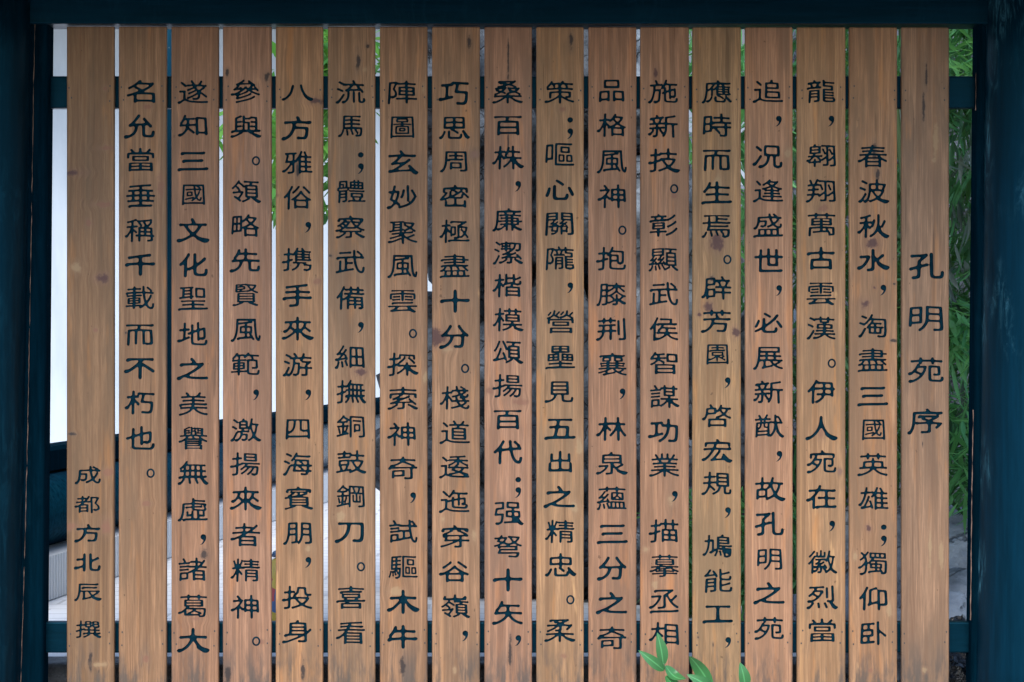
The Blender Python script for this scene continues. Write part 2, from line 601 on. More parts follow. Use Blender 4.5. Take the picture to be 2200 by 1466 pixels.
SIZES = {'八': (68, 37), '三': (68, 43), '工': (67, 40), '四': (58, 48), '國': (55, 49), '圖': (57, 52), '園': (53, 48),
         '馬': (56, 50), '見': (64, 50), '百': (68, 46), '千': (69, 50), '品': (60, 52), '人': (67, 53), '周': (62, 49),
         '五': (69, 47), '出': (56, 49), '明': (60, 50), '十': (68, 51), '心': (68, 48), '而': (68, 49), '不': (69, 49),
         '刀': (66, 47), '谷': (68, 48), '生': (68, 49), '之': (68, 49), '水': (68, 50), '牛': (68, 52), '古': (66, 51),
         '知': (66, 49), '朋': (65, 51), '神': (64, 53), '賢': (60, 51), '卧': (62, 53), '與': (68, 51), '必': (68, 48)}

# ---------------------------------------------------------------- ground
PAINT = paint_mat('blue_black_paint', (.0005, .0090, .0170), (.006, .042, .066), .4)
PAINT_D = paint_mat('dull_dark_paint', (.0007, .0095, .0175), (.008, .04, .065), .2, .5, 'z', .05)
PAINT_W = paint_mat('worn_blue_paint', (.0005, .0125, .0255), (.055, .19, .26), 1.0, .42)
PAINT_H = paint_mat('blue_black_paint_level', (.0004, .0090, .0165), (.008, .038, .060), .25, .4, 'x')

def ground_sheet():
    m = stone_mat('grey_paving', (.24, .235, .225), (.36, .35, .335), 3, .3)
    g = mesh_obj('ground', [(-150, -60, 0), (150, -60, 0), (150, 240, 0), (-150, 240, 0)], [(0, 1, 2, 3)], m)
    tag(g, kind='structure')
    pm = N('pale_paving', .7, .3)
    v = pm.coord()
    br = pm.n('TexBrick')
    pm.put(br.inputs['Vector'], v)
    br.inputs['Scale'].default_value = 1.6
    br.inputs['Mortar Size'].default_value = .012
    br.inputs['Color1'].default_value = (.62, .63, .64, 1)
    br.inputs['Color2'].default_value = (.68, .69, .70, 1)
    br.inputs['Mortar'].default_value = (.45, .45, .45, 1)
    pm.color(pm.mix(pm.step(pm.noise(v, 6, 6, .6), .35, .7, 0, .35), br.outputs[0], (.50, .51, .52)))
    pm.bump(pm.noise(v, 60, 4), .2, .004)
    t = bm_obj('terrace', box_bm((-8, .34, .004), (.95, 21.2, .28)), pm.m)
    tag(t, kind='structure')
    km = stone_mat('rough_kerb_stone', (.06, .065, .07), (.16, .165, .17), 22, 1.0)
    k = bm_obj('terrace_kerb', box_bm((-8, .16, .004), (.95, .335, .285), .012), km)
    tag(k, kind='structure')
ground_sheet()

# ---------------------------------------------------------------- lettered screen
screen = thing('inscribed_screen', 'wooden slat screen carved with columns of dark blue Chinese writing in a dark frame', 'screen')

def build_planks():
    TINT = [(0.251, 0.139, 0.07), (0.296, 0.16, 0.082), (0.312, 0.161, 0.089), (0.341, 0.18, 0.106), (0.362, 0.194, 0.096), (0.318, 0.179, 0.095), (0.317, 0.171, 0.09), (0.329, 0.18, 0.096), (0.372, 0.195, 0.114), (0.379, 0.211, 0.105), (0.347, 0.178, 0.099), (0.367, 0.193, 0.107), (0.358, 0.206, 0.099), (0.408, 0.213, 0.117), (0.396, 0.218, 0.106), (0.363, 0.194, 0.099), (0.306, 0.177, 0.103)]
    KN = {0: [(-52, 190, 9, 6, 'red'), (32, 190, 8, 7, 'red'), (-40, 372, 22, 6, 'dark'), (38, 318, 26, 7, 'red'), (30, 440, 28, 8, 'red'), (-30, 575, 16, 16, 'pale'),
              (-4, 480, 9, 12, 'red'), (25, 598, 12, 9, 'dark'), (-40, 933, 12, 5, 'black'), (38, 1015, 18, 12, 'red'), (-40, 1130, 16, 12, 'red'), (34, 1130, 14, 22, 'red'), (0, 1420, 6, 34, 'black'), (22, 1428, 22, 7, 'pale'), (12, 710, 8, 6, 'red')],
          1: [(10, 230, 12, 8, 'red'), (40, 400, 10, 40, 'red'), (8, 1082, 14, 7, 'red'), (8, 1415, 10, 12, 'red'), (-36, 715, 4, 5, 'black')],
          2: [(20, 1190, 12, 14, 'black'), (0, 1330, 20, 8, 'red')],
          3: [(42, 165, 9, 14, 'black'), (-42, 155, 5, 12, 'black'), (-42, 1450, 10, 26, 'black'), (30, 1380, 10, 7, 'red')],
          4: [(40, 218, 16, 6, 'dark'), (-4, 360, 5, 26, 'black'), (-48, 420, 10, 6, 'red'), (20, 1180, 9, 10, 'pale'), (8, 1440, 6, 30, 'black'), (38, 605, 12, 8, 'red'), (-2, 690, 8, 12, 'pale')],
          5: [(28, 150, 8, 9, 'pale'), (14, 135, 7, 26, 'black'), (35, 100, 7, 7, 'black'), (-46, 550, 7, 5, 'black'), (20, 800, 12, 7, 'dark'), (-24, 1110, 14, 16, 'pale')],
          6: [(42, 190, 5, 18, 'pale'), (-2, 1430, 9, 30, 'black'), (-18, 1270, 18, 14, 'pale'), (46, 810, 8, 14, 'pale')],
          7: [(40, 332, 14, 12, 'ring'), (-40, 725, 20, 18, 'dark'), (-20, 752, 14, 8, 'pale'), (-28, 1115, 8, 10, 'pale'), (40, 1150, 8, 14, 'pale'), (-2, 1440, 5, 9, 'pale'), (28, 92, 6, 20, 'black')],
          8: [(0, 120, 3, 60, 'black'), (4, 1400, 5, 50, 'black'), (30, 865, 30, 12, 'red'), (-40, 840, 10, 8, 'red'), (0, 310, 2.5, 40, 'black')],
          9: [(6, 235, 10, 8, 'red'), (40, 960, 12, 30, 'pale'), (30, 1090, 12, 16, 'pale'), (10, 1410, 9, 7, 'red'), (24, 88, 6, 22, 'black')],
          10: [(-20, 1310, 20, 14, 'red'), (0, 1160, 22, 8, 'red')],
          11: [(-20, 160, 5, 12, 'dark'), (14, 1075, 10, 14, 'pale'), (-40, 1180, 8, 9, 'pale'), (-20, 1255, 8, 14, 'pale'), (20, 420, 8, 7, 'red')],
          12: [(-2, 521, 16, 16, 'dark'), (-20, 660, 11, 10, 'dark'), (-38, 676, 5, 5, 'dark'), (40, 715, 10, 10, 'dark'), (4, 1050, 6, 9, 'red'), (-10, 600, 8, 10, 'black'), (0, 400, 12, 30, 'pale'), (-8, 1385, 3, 6, 'black'), (-40, 1370, 4, 6, 'black')],
          13: [(40, 330, 9, 18, 'pale'), (20, 1420, 5, 5, 'red')],
          14: [(4, 448, 14, 12, 'red'), (40, 1015, 7, 9, 'ring'), (0, 930, 10, 20, 'red')],
          15: [(-2, 522, 11, 10, 'dark'), (-16, 653, 8, 9, 'dark'), (2, 618, 3.5, 3.5, 'dark'), (45, 610, 5, 3, 'black'), (42, 732, 9, 4, 'black'), (-6, 1440, 8, 9, 'red'), (-10, 1135, 6, 6, 'dark'), (-40, 1195, 7, 12, 'pale'), (36, 1310, 10, 18, 'pale'), (2, 330, 6, 24, 'black'), (10, 375, 7, 14, 'black')],
          16: [(2, 165, 3, 34, 'black'), (18, 345, 7, 7, 'pale'), (-4, 235, 4, 40, 'black'), (22, 300, 8, 60, 'pale'), (10, 1180, 5, 60, 'pale'), (-2, 1440, 7, 8, 'pale'), (34, 1190, 6, 50, 'pale'), (-6, 955, 2, 9, 'black')]}
    LETTER = N('letter_paint', .65, .1)
    LETTER.p.inputs['Specular Tint'].default_value = (.2, .65, 1, 1)
    v = LETTER.coord()
    LETTER.color(LETTER.mix(LETTER.step(LETTER.noise(v, 40, 4), .3, .75), (.0008, .0085, .0145), (.0035, .025, .039)))
    lc = LETTER.p.inputs['Base Color'].links[0].from_socket
    LETTER.color(LETTER.mix(LETTER.math('MULTIPLY', LETTER.step(LETTER.noise(v, 130, 5, .7), .62, .72), .4), lc, (.045, .055, .050)))
    LETTER.bump(LETTER.noise(v, 300, 3), .25, .001)
    NAIL = plain_mat('nail_head', (.035, .03, .028), .5)
    nail_mesh = None
    chars = sorted({tok[0] for _, s in COLUMNS for tok in s.split()} - set('，。·'))
    G = font_outlines(chars)
    cache = {}
    z_foot = 0.06
    for idx, (cx, text) in enumerate(COLUMNS):
        px = 142.7 + 112.13 * idx + 51.75 + random.uniform(-.5, .5)   # plank centre
        x0 = (px - 1100) * S
        hw = (51.75 + random.uniform(-.9, .7)) * S
        top = CZ + (733 - (57.2 + idx * .12)) * S
        # letter loops in plank coordinates (origin: plank centre line, ground level)
        loops, floors = [], []
        for tok in text.split():
            ch, y = tok[0], int(tok[1:])
            if ch in '，。·':
                (L, LI), ox = mark(ch), 22
            else:
                w, h = (59, 41) if idx == 0 else (80, 58) if idx == 16 else SIZES.get(ch, (67, 53))
                key = (ch, w, h)
                if key not in cache:
                    cache[key] = brush(G[ch], w, h, ch not in '心必')
                (L, LI), ox = cache[key], random.uniform(-1, 1)
            lx = np.interp(y, (200, 1360), (cx, cx + (2.2 if idx > 10 else -.5 if idx < 3 else .5))) + ox - px
            for dst, src in ((loops, L), (floors, LI)):
                for p in src:
                    q = p + np.array([lx, 733 - y])
                    dst.append(np.stack([q[:, 0] * S, q[:, 1] * S + CZ], 1))
        r = .0055
        fx, fz0, fz1 = hw - r, z_foot, top - .003
        vs = [(-fx, fz0), (fx, fz0), (fx, fz1), (-fx, fz1)]
        es = [(0, 1), (1, 2), (2, 3), (3, 0)]
        n_edge = 4 + sum(len(p) for p in loops)
        for p in loops + floors:
            b = len(vs)
            vs += [tuple(q) for q in p]
            es += [(b + i, b + (i + 1) % len(p)) for i in range(len(p))]
        out = delaunay_2d_cdt([Vector(q) for q in vs], es, [], 0, 1e-7)
        ov, of = np.array([tuple(q) for q in out[0]]), [f for f in out[2]]
        orig = [q if q else [n_edge] for q in out[3]]
        cen = np.array([ov[list(f)].mean(0) for f in of])
        inside = np.zeros(len(of), bool)
        for p in loops:
            lo, hi = p.min(0), p.max(0)
            sel = np.nonzero(((cen > lo) & (cen < hi)).all(1))[0]
            if not len(sel):
                continue
            a, b = p, np.roll(p, -1, 0)
            cy = cen[sel, 1][:, None]
            m = (a[None, :, 1] <= cy) != (b[None, :, 1] <= cy)
            den = np.where(np.abs(b[:, 1] - a[:, 1]) < 1e-12, 1e-12, b[:, 1] - a[:, 1])
            xc = a[None, :, 0] + (cy - a[None, :, 1]) * ((b[:, 0] - a[:, 0]) / den)[None]
            inside[sel] ^= ((m & (xc > cen[sel, 0][:, None])).sum(1) % 2).astype(bool)
        # plank body
        V = [(q[0], 0.0, q[1]) for q in ov]
        F = [tuple(f) for f, i in zip(of, inside) if not i]
        T = .018
        prof = [(-hw, T)] + [(-hw + r - r * math.cos(t), r - r * math.sin(t)) for t in np.linspace(0, math.pi / 2, 5)]
        prof += [(hw - r + r * math.sin(t), r - r * math.cos(t)) for t in np.linspace(0, math.pi / 2, 5)] + [(hw, T)]
        n = len(prof)
        b = len(V)
        V += [(x, y, fz0) for x, y in prof] + [(x, y, fz1) for x, y in prof]
        for i in range(n):
            j = (i + 1) % n
            if i == 5:
                continue                                   # the carved front stands here
            F.append((b + i, b + j, b + n + j, b + n + i))
        F.append(tuple(b + i for i in range(n))[::-1])
        V += [(x * .985, y + (.002 if y < T / 2 else 0), top) for x, y in prof]
        for i in range(n):
            j = (i + 1) % n
            F.append((b + n + i, b + n + j, b + 2 * n + j, b + 2 * n + i))
        F.append(tuple(b + 2 * n + i for i in range(n)))
        knots = [(kx * S, CZ + (733 - ky) * S, rx * S * (1.15 if kind == 'dark' else .8), rz * S * (1.15 if kind == 'dark' else .8), kind) for kx, ky, rx, rz, kind in KN.get(idx, [])]
        o = mesh_obj('plank', V, F, wood_mat(idx, TINT[idx], knots), screen, loc=(x0, random.uniform(-.0012, .0012), 0))
        # carved, painted letters: cuts that slope down to a floor
        dep = .0042
        used = sorted({i for f, k in zip(of, inside) if k for i in f})
        mp = {i: k for k, i in enumerate(used)}
        LV = [(ov[i][0], .0003 if any(q < n_edge for q in orig[i]) else dep, ov[i][1]) for i in used]
        LF = [tuple(mp[i] for i in f) for f, k in zip(of, inside) if k]
        mesh_obj('carved_lettering', LV, LF, LETTER.m, o)
        for zy in (1358, 1384, 190, 214):
            for sx in (-1, 1):
                if nail_mesh is None:
                    VV, FF = loft([[(.0022 * math.cos(t), -.0008, .003 * math.sin(t)) for t in np.linspace(0, 2 * math.pi, 8, endpoint=False)],
                                   [(.0022 * math.cos(t), .002, .003 * math.sin(t)) for t in np.linspace(0, 2 * math.pi, 8, endpoint=False)]])
                    q = mesh_obj('nail', VV, FF, NAIL, o)
                    nail_mesh = q.data
                else:
                    q = bpy.data.objects.new('nail', nail_mesh)
                    C.objects.link(q)
                    q.parent = o
                q.location = (sx * random.uniform(40, 46) * S, 0, CZ + (733 - zy + random.uniform(-5, 5)) * S)
build_planks()

def build_frame():
    def z(py):
        return CZ + (733 - py) * S
    def x(px):
        return (px - 1100) * S
    beam = bm_obj('top_beam', box_bm((x(66), -.045, z(55.5)), (x(2128), .088, z(-70)), .004), PAINT_H, screen)
    for (a, b) in ((162, 231), (1339, 1405)):
        bm_obj('cross_rail', box_bm((x(78), .0215, z(b)), (x(2122), .066, z(a)), .004), PAINT_H, screen)
    for (t0, b0, t1, b1) in ((107, 95, 58, 30), (2098, 2083, 2150, 2150)):
        # upright with one rounded edge, leaning slightly
        rings = []
        for zz, xi, xo in ((z(54), t0, t1), (.0, b0 - (t0 - b0) * .12, b1)):
            s = 1 if xi > xo else -1
            rr = .016
            xi, xo = x(xi), x(xo)
            pts = [(xo, -.03), (xi - s * rr, -.03)] + [(xi - s * rr + s * rr * math.sin(t), -.03 + rr - rr * math.cos(t)) for t in np.linspace(.3, math.pi / 2, 5)]
            pts += [(xi, .06), (xo, .06)]
            rings.append([(px_, py_, zz) for px_, py_ in pts])
        V, F = loft(rings)
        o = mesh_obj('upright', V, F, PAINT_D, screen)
        bm = bmesh.new(); bm.from_mesh(o.data); bmesh.ops.recalc_face_normals(bm, faces=bm.faces[:]); bm.to_mesh(o.data); bm.free()
    # bare wood where the paint has split along the arrises
    bare = plain_mat('bare_split_wood', (.17, .11, .085), .8, .2, .4, 40)
    rnd = random.Random(3)
    for pts in ([(79, 0), (75, 60), (72, 200), (67, 520), (60, 900), (53, 1200), (44, 1480)], [(2097, 158), (2095.5, 240)], [(2091, 880), (2088, 1050), (2085, 1330)]):
        bm = bmesh.new()
        path = []
        for (a, b), (c, d) in zip(pts[:-1], pts[1:]):
            k = max(2, int((d - b) / 14))
            path += [(a + (c - a) * i / k, b + (d - b) * i / k) for i in range(k)]
        path.append(pts[-1])
        prev = None
        for a, b in path:
            w = rnd.uniform(.35, 1.1) if rnd.random() > .15 else .1
            a += rnd.uniform(-.5, .5)
            yy = -.0325
            k = (D + yy) / D
            q = [bm.verts.new((x(a - w) * k, yy, z(b))), bm.verts.new((x(a + w) * k, yy - .0012, z(b)))]
            if prev:
                bm.faces.new((prev[0], prev[1], q[1], q[0]))
            prev = q
        bm_obj('split_edge', bm, bare, screen)
    # unseen tiled eaves, shaped to shade the plank tops
    tile = stone_mat('roof_tile', (.05, .055, .06), (.11, .115, .12), 14, .5)
    bm = bmesh.new()
    xs0, xs1 = x(-330), x(2530)
    prof = [(-1.12, 2.31), (-1.10, 2.27), (0, 2.62), (.46, 2.54), (.48, 2.58), (0, 2.80)]
    rings = [[bm.verts.new((xx, y, zz)) for y, zz in prof] for xx in (xs0, xs1)]
    for i in range(6):
        bm.faces.new((rings[0][i], rings[0][(i + 1) % 6], rings[1][(i + 1) % 6], rings[1][i]))
    bm.faces.new(rings[0]); bm.faces.new(rings[1])
    k = int((xs1 - xs0) / .16)
    for i in range(k):
        cx = xs0 + .08 + i * .16
        for s in (-1, 1):
            ey, ez = (-1.13, 2.312) if s < 0 else (.49, 2.582)
            a = [(cx + .045 * math.cos(t), ey, ez + .045 * math.sin(t)) for t in np.linspace(0, math.pi, 7)]
            c = [(cx + .045 * math.cos(t), s * .01, 2.795 + .045 * math.sin(t)) for t in np.linspace(0, math.pi, 7)]
            va, vc = [bm.verts.new(q) for q in a], [bm.verts.new(q) for q in c]
            for j in range(6):
                bm.faces.new((va[j], va[j + 1], vc[j + 1], vc[j]))
            bm.faces.new(va)
    bm_obj('shade_roof', bm, tile, screen)
build_frame()

def column(name_label, px_top, px_bot, r, mat, y=0.0, base=0.0):
    ztop, zbot = 2.436, base
    xt = (px_top - 1100) * S
    slope = (px_bot - px_top) * S / (1466 * S)
    rings = []
    n = 48
    for t in np.linspace(0, 1, 9):
        zz = zbot + (ztop - zbot) * t
        cx = xt + slope * (CZ + 733 * S - zz)
        rr = r * (1 - .02 * t)
        rings.append([(cx + rr * math.cos(a), y + rr * math.sin(a), zz) for a in np.linspace(0, 2 * math.pi, n, endpoint=False)])
    V, F = loft(rings)
    o = mesh_obj('timber_column', V, F, mat, None, True)
    o.data.polygons[-1].use_smooth = o.data.polygons[-2].use_smooth = False
    return tag(o, name_label, 'column', 'round columns beside the screen')
column('dark blue round timber column at the left edge, smooth and cracked', -34, -62, .153, PAINT, -.02)
column('scuffed blue round timber column at the right edge, with pale scratches', 2226, 2206, .158, PAINT_W, -.02)

# ---------------------------------------------------------------- behind the screen, left: wall, corridor bench, column
def back_left():
    wm = N('white_limewash', .9, .2)
    v = wm.coord()
    wm.color(wm.mix(wm.step(wm.noise(wm.coord((2.2, 2.2, .5)), 1.2, 7, .65), .35, .7), (.44, .485, .535), (.35, .395, .45)))
    wm.bump(wm.noise(v, 30, 5), .1, .004)
    wall = thing('garden_wall', 'tall white plastered garden wall behind the slats on the left', 'wall', (0, 14.2, 0))
    bm_obj('wall_face', box_bm((-7.5, 0, .28), (7.2, .4, 4.5)), wm.m, wall)
    tile = stone_mat('coping_tile', (.05, .055, .06), (.1, .105, .11), 10, .5)
    bm = bmesh.new()
    prof = [(-1.7, 4.34), (-1.7, 4.42), (.2, 5.05), (2.1, 4.42), (2.1, 4.34), (.2, 4.52)]  # unseen eaves, overhang widened to shade the upper wall
    rings = [[bm.verts.new((xx, y, zz)) for y, zz in prof] for xx in (-7.6, 7.3)]
    for i in range(6):
        bm.faces.new((rings[0][i], rings[0][(i + 1) % 6], rings[1][(i + 1) % 6], rings[1][i]))
    bm.faces.new(rings[0]); bm.faces.new(rings[1])
    bm_obj('shade_coping', bm, tile, wall)

    def line(d):                     # corridor edge runs away from the viewer
        return Vector((-1.887 + (d - 10) * .1111, d - D, 0))
    d0, d1 = 8.9, 20.5
    A, B = line(d0), line(d1)
    ax = (B - A).normalized()
    sd = Vector((ax.y, -ax.x, 0))
    bench = thing('corridor_bench', 'long dark blue painted bench rail running back along the corridor behind the left slats', 'bench', tuple(A))
    def prism(name, prof, mat, parent, smooth=False, a0=A, b0=B):
        rings = [[(P0 + sd * u + Vector((0, 0, w)) - A) for u, w in prof] for P0 in (a0, b0)]
        V, F = loft(rings)
        o = mesh_obj(name, V, F, mat, parent, smooth)
        bm = bmesh.new(); bm.from_mesh(o.data); bmesh.ops.recalc_face_normals(bm, faces=bm.faces[:]); bm.to_mesh(o.data); bm.free()
        return o
    gl = paint_mat('glossy_bench_paint', (.0010, .020, .037), (.015, .07, .10), .4, .26, 'x', .12)
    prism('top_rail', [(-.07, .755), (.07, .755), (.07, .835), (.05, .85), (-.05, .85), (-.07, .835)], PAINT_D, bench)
    prism('seat_beam', [(.02 + .15 * math.cos(t), .60 + .15 * math.sin(t)) for t in np.linspace(0, 2 * math.pi, 20, endpoint=False)], gl, bench, True)
    # plinth with a ribbed riser
    rb = N('ribbed_stone', .8, .3)
    w = rb.n('TexWave', wave_type='BANDS', bands_direction='Y')
    rb.put(w.inputs['Vector'], rb.coord())
    w.inputs['Scale'].default_value = 9
    w.inputs['Distortion'].default_value = .6
    rb.color(rb.mix(rb.step(w.outputs[1], .2, .8), (.50, .51, .52), (.66, .67, .68)))
    rb.bump(w.outputs[1], .6, .01)
    pl = mesh_obj('corridor_plinth', *loft([[P0 + sd * u + Vector((0, 0, q)) for u, q in ((-.9, .284), (.20, .284), (.20, .452), (-.9, .452))] for P0 in (A, B)]), rb.m)
    tag(pl, 'pale ribbed stone plinth under the dark corridor bench', 'plinth')
    cd = 11.9
    Q = line(cd) - sd * .02
    col = thing('corridor_column', 'dark round corridor column on a pinkish stone base, behind the second gap of the slats', 'column', (Q.x - .42 * 0, Q.y, 0))
    px = 364
    col.location = at(px, 733, cd - D).xy.to_3d()
    V, F = tube([(0, 0, .53), (0, 0, 4.2)], .115, 24)
    mesh_obj('shaft', V, F, PAINT, col, True)
    sm = stone_mat('pink_stone', (.30, .21, .19), (.40, .29, .26), 20, .3)
    V, F = loft([[(r_ * math.cos(t), r_ * math.sin(t), z_) for t in np.linspace(0, 2 * math.pi, 24, endpoint=False)] for r_, z_ in ((.15, .453), (.165, .475), (.165, .51), (.13, .53))])
    mesh_obj('stone_base', V, F, sm, col, True)
back_left()

# ---------------------------------------------------------------- rocks
DARK = stone_mat('black_rock', (.012, .015, .019), (.11, .13, .155), 13, 1.0, 0, .85, 5)
GREY = stone_mat('blue_grey_rock', (.055, .068, .085), (.27, .31, .36), 10, .9, .2, .85, 4)
PALE = stone_mat('pale_grey_boulder', (.13, .15, .175), (.36, .385, .42), 7, 1.0, 0, .85, 1.9)

def rock(label, x0, y0, x1, y1, Y, depth, mat, rough=.28, seed=0, freq=2.2, flat=.0, base=None):
    """boulder filling the survey box (x0,y0)-(x1,y1) at depth Y"""
    a, b = at(x0, y1, Y), at(x1, y0, Y)
    if base is not None:
        a.z = base
    c = (a + b) / 2
    hx, hz = (b.x - a.x) / 2, (b.z - a.z) / 2
    bm = bmesh.new()
    bmesh.ops.create_icosphere(bm, subdivisions=5, radius=1)
    off = Vector((seed * 7.3, seed * 3.1, seed * 5.7))
    rs = 1.6 / max(hx, .2)
    for v in bm.verts:
        d = v.co.normalized()
        q = Vector((d.x * hx, d.y * depth, d.z * hz))
        p = q * freq + off
        n = noise.fractal(p * 1.3, 1.0, 2.1, 4)
        rg = noise.ridged_multi_fractal(p * 1.5, 1.0, 2.2, 5, .9, 2.0)
        cell = noise.voronoi(p * 1.7)[0]
        e = rough * (.75 * n + .22 * (rg - 1.1) + .65 * (min(cell[1] - cell[0], .45) * 1.4 - .35))
        sup = (abs(d.x) ** 3 + abs(d.y) ** 3 + abs(d.z) ** 3) ** (-1 / 3)      # a little boxy
        m_ = min(hx, depth, hz)
        v.co = q * (.55 + .45 * sup) + d * e * m_ * 1.25
    o = bm_obj('rock', bm, mat, None, True, loc=c + Vector((0, depth * .0, 0)))
    return tag(o, label, 'rock', 'rocks of the rockery behind the screen')

rock('tall black pitted rock behind the upper planks left of the middle', 832, -190, 1150, 628, 2.2, .45, DARK, .55, 1, 3.0)
rock('black craggy rock behind the lower planks left of the middle', 818, 672, 1180, 1480, 2.4, .5, DARK, .5, 2, 2.8, base=.2)
rock('broad black rock behind the upper middle planks', 985, -200, 1390, 690, 2.7, .45, DARK, .45, 3, 2.8)
rock('black rock with bluish facets behind the lower middle planks', 1085, 640, 1385, 1480, 2.2, .42, DARK, .45, 4, 2.8, base=.2)
rock('small dark rock added to cover the bright gap between the black rocks', 968, 530, 1112, 770, 2.5, .3, DARK, .3, 15, 3.0)  # added to close the bright hole between its neighbours
rock('grey upright rock high behind the planks right of the middle', 1290, -120, 1450, 330, 2.3, .2, GREY, .5, 5, 3.2)
rock('blue grey rock in the middle of the rockery, with a mossy shoulder', 1295, 300, 1530, 945, 2.5, .4, GREY, .5, 6, 3.0)
rock('grey rock at the rockery foot behind the twelfth plank', 1300, 905, 1520, 1480, 2.1, .35, GREY, .5, 7, 3.0, base=.2)
rock('blue grey rock just left of the leafy bamboo', 1440, 400, 1690, 940, 2.9, .35, GREY, .5, 8, 3.0)
rock('dark rock behind the lower half of the fourteenth plank', 1480, 915, 1715, 1480, 2.3, .4, DARK, .45, 9, 2.8, base=.05)
rock('small rounded grey rock among the bamboo leaves', 1626, 655, 1716, 812, 2.65, .3, GREY, .3, 10, 4.0)
rock('large pale boulder at the lower right beside the worn column', 1690, 1088, 2230, 1325, 1.7, .55, PALE, .42, 11, 2.1)
rock('low layered pale stone under the large boulder', 1690, 1240, 2210, 1500, 1.15, .42, PALE, .40, 12, 3.0, base=.0)
rock('huge black rock face added as dark backing behind the bamboo', 1610, -200, 2420, 1400, 5.2, .7, DARK, .3, 13, 1.2, base=.0)  # added so no bright background shows through the leaves

# ---------------------------------------------------------------- plants
def blade(base, tip, width, normal, fold=.25, bendv=0.0, seg=5, petiole=0):
    """one leaf: folded, curved blade with a pointed tip; returns verts, faces"""
    base, tip = Vector(base), Vector(tip)
    ax = tip - base
    L = ax.length
    ax.normalize()
    nr = Vector(normal)
    nr = (nr - ax * nr.dot(ax)).normalized()
    sd = ax.cross(nr)
    V, F = [], []
    for i in range(seg + 1):
        t = i / seg
        w = width * .5 * (math.sin(math.pi * min(1, t ** .8)) ** .75 if 0 < t < 1 else 0.02)
        c = base + ax * L * t + nr * (bendv * L * math.sin(math.pi * t) * .5 - bendv * L * t * t * .3)
        V += [c - sd * w + nr * fold * w, c, c + sd * w + nr * fold * w]
    for i in range(seg):
        a = i * 3
        F += [(a, a + 1, a + 4, a + 3), (a + 1, a + 2, a + 5, a + 4)]
    return V, F

def foliage(n, zone, length, width, droop, rnd, spread=1.0, clump=5):
    """clusters of leaves inside zone(rnd) -> point"""
    V, F = [], []
    for _ in range(n // clump):
        p = Vector(zone(rnd))
        az0 = rnd.uniform(0, 2 * math.pi)
        for k in range(clump):
            az = az0 + rnd.uniform(-1.1, 1.1) * spread
            el = rnd.gauss(droop, .38)
            L = rnd.uniform(*length)
            d = Vector((math.cos(az) * math.cos(el), math.sin(az) * math.cos(el), math.sin(el)))
            q = p + Vector((rnd.gauss(0, .02), rnd.gauss(0, .02), rnd.gauss(0, .02)))
            up = Vector((rnd.gauss(0, .5), rnd.gauss(0, .5), 1)) if abs(d.z) < .8 else Vector((rnd.gauss(0, 1), -1, .2))
            vv, ff = blade(q, q + d * L, rnd.uniform(*width), up, .3, rnd.uniform(-.35, .1), 4)
            b = len(V)
            V += vv
            F += [tuple(b + i for i in f) for f in ff]
    return V, F

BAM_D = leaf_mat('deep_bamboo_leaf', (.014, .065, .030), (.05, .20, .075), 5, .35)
BAM_L = leaf_mat('bright_bamboo_leaf', (.045, .22, .085), (.17, .47, .17), 6, .45)  # lighter copy of the leaf green, backlight put into the colour
BAM_G = leaf_mat('grey_glint_leaf', (.03, .06, .05), (.10, .13, .11), 6, .15)  # grey copy of the leaf, highlights put into its colour
CULM = plain_mat('bamboo_culm', (.05, .09, .035), .4)

def bamboo(label, px, Y, zones, n, mat, length, width, seed, culms=3, base=.0, lit_zones=None, n_lit=0):
    rnd = random.Random(seed)
    b = at(px, 0, Y)
    root = thing('bamboo', label, 'bamboo', (b.x, Y, base), 'bamboo behind the screen')
    O = Vector((b.x, Y, base))
    for k in range(culms):
        ox, oy = rnd.uniform(-.25, .25), rnd.uniform(-.1, .2)
        path = [(ox + lean * rnd.uniform(.8, 1.2) * .06 * (k - 1), oy, h) for lean, h in ((0, 0), (.5, .8), (1.2, 1.7), (2.2, 2.6), (3.4, 3.2))]
        V, F = tube(path, [.016, .015, .013, .010, .005], 8)
        mesh_obj('culm', V, F, CULM, root, True)
    def zone(r):
        z = r.choice(zones)
        y = Y + r.uniform(z[4], z[5])
        return at(r.uniform(z[0], z[2]), r.uniform(z[1], z[3]), y) - O
    V, F = foliage(n, zone, length, width, -.75, rnd)
    mesh_obj('foliage', V, F, mat, root, True)
    if lit_zones:
        zones = lit_zones
        V, F = foliage(n_lit, zone, length, [w * 1.15 for w in width], -.5, rnd)
        tag(mesh_obj('lit_leaves', V, F, BAM_L, root, True), 'bright green leaves, the light put into their colour')
        zones = [(2005, 200, 2150, 860, -.4, -.1)]
        V, F = foliage(100, zone, length, width, -1.1, rnd)
        tag(mesh_obj('glint_leaves', V, F, BAM_G, root, True), 'dull grey leaves, their highlights put into the colour')

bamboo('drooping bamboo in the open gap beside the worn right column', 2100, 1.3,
       [(2000, -60, 2260, 1060, -.25, .3)], 3000, BAM_D, (.09, .19), (.009, .020), 21, lit_zones=[(2010, -60, 2150, 170, -.45, -.2), (2010, 840, 2150, 1090, -.45, -.2), (2010, 640, 2080, 760, -.4, -.2)], n_lit=600)
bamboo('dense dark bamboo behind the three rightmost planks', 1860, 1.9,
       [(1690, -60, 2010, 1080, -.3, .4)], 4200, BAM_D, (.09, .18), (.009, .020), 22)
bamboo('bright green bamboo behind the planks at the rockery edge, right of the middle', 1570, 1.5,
       [(1440, -40, 1640, 330, -.2, .3), (1560, 60, 1660, 640, -.1, .3), (1440, 1050, 1520, 1340, -.1, .2), (1560, 1040, 1720, 1300, -.2, .0)], 2000, BAM_L, (.07, .16), (.009, .020), 23, 2)

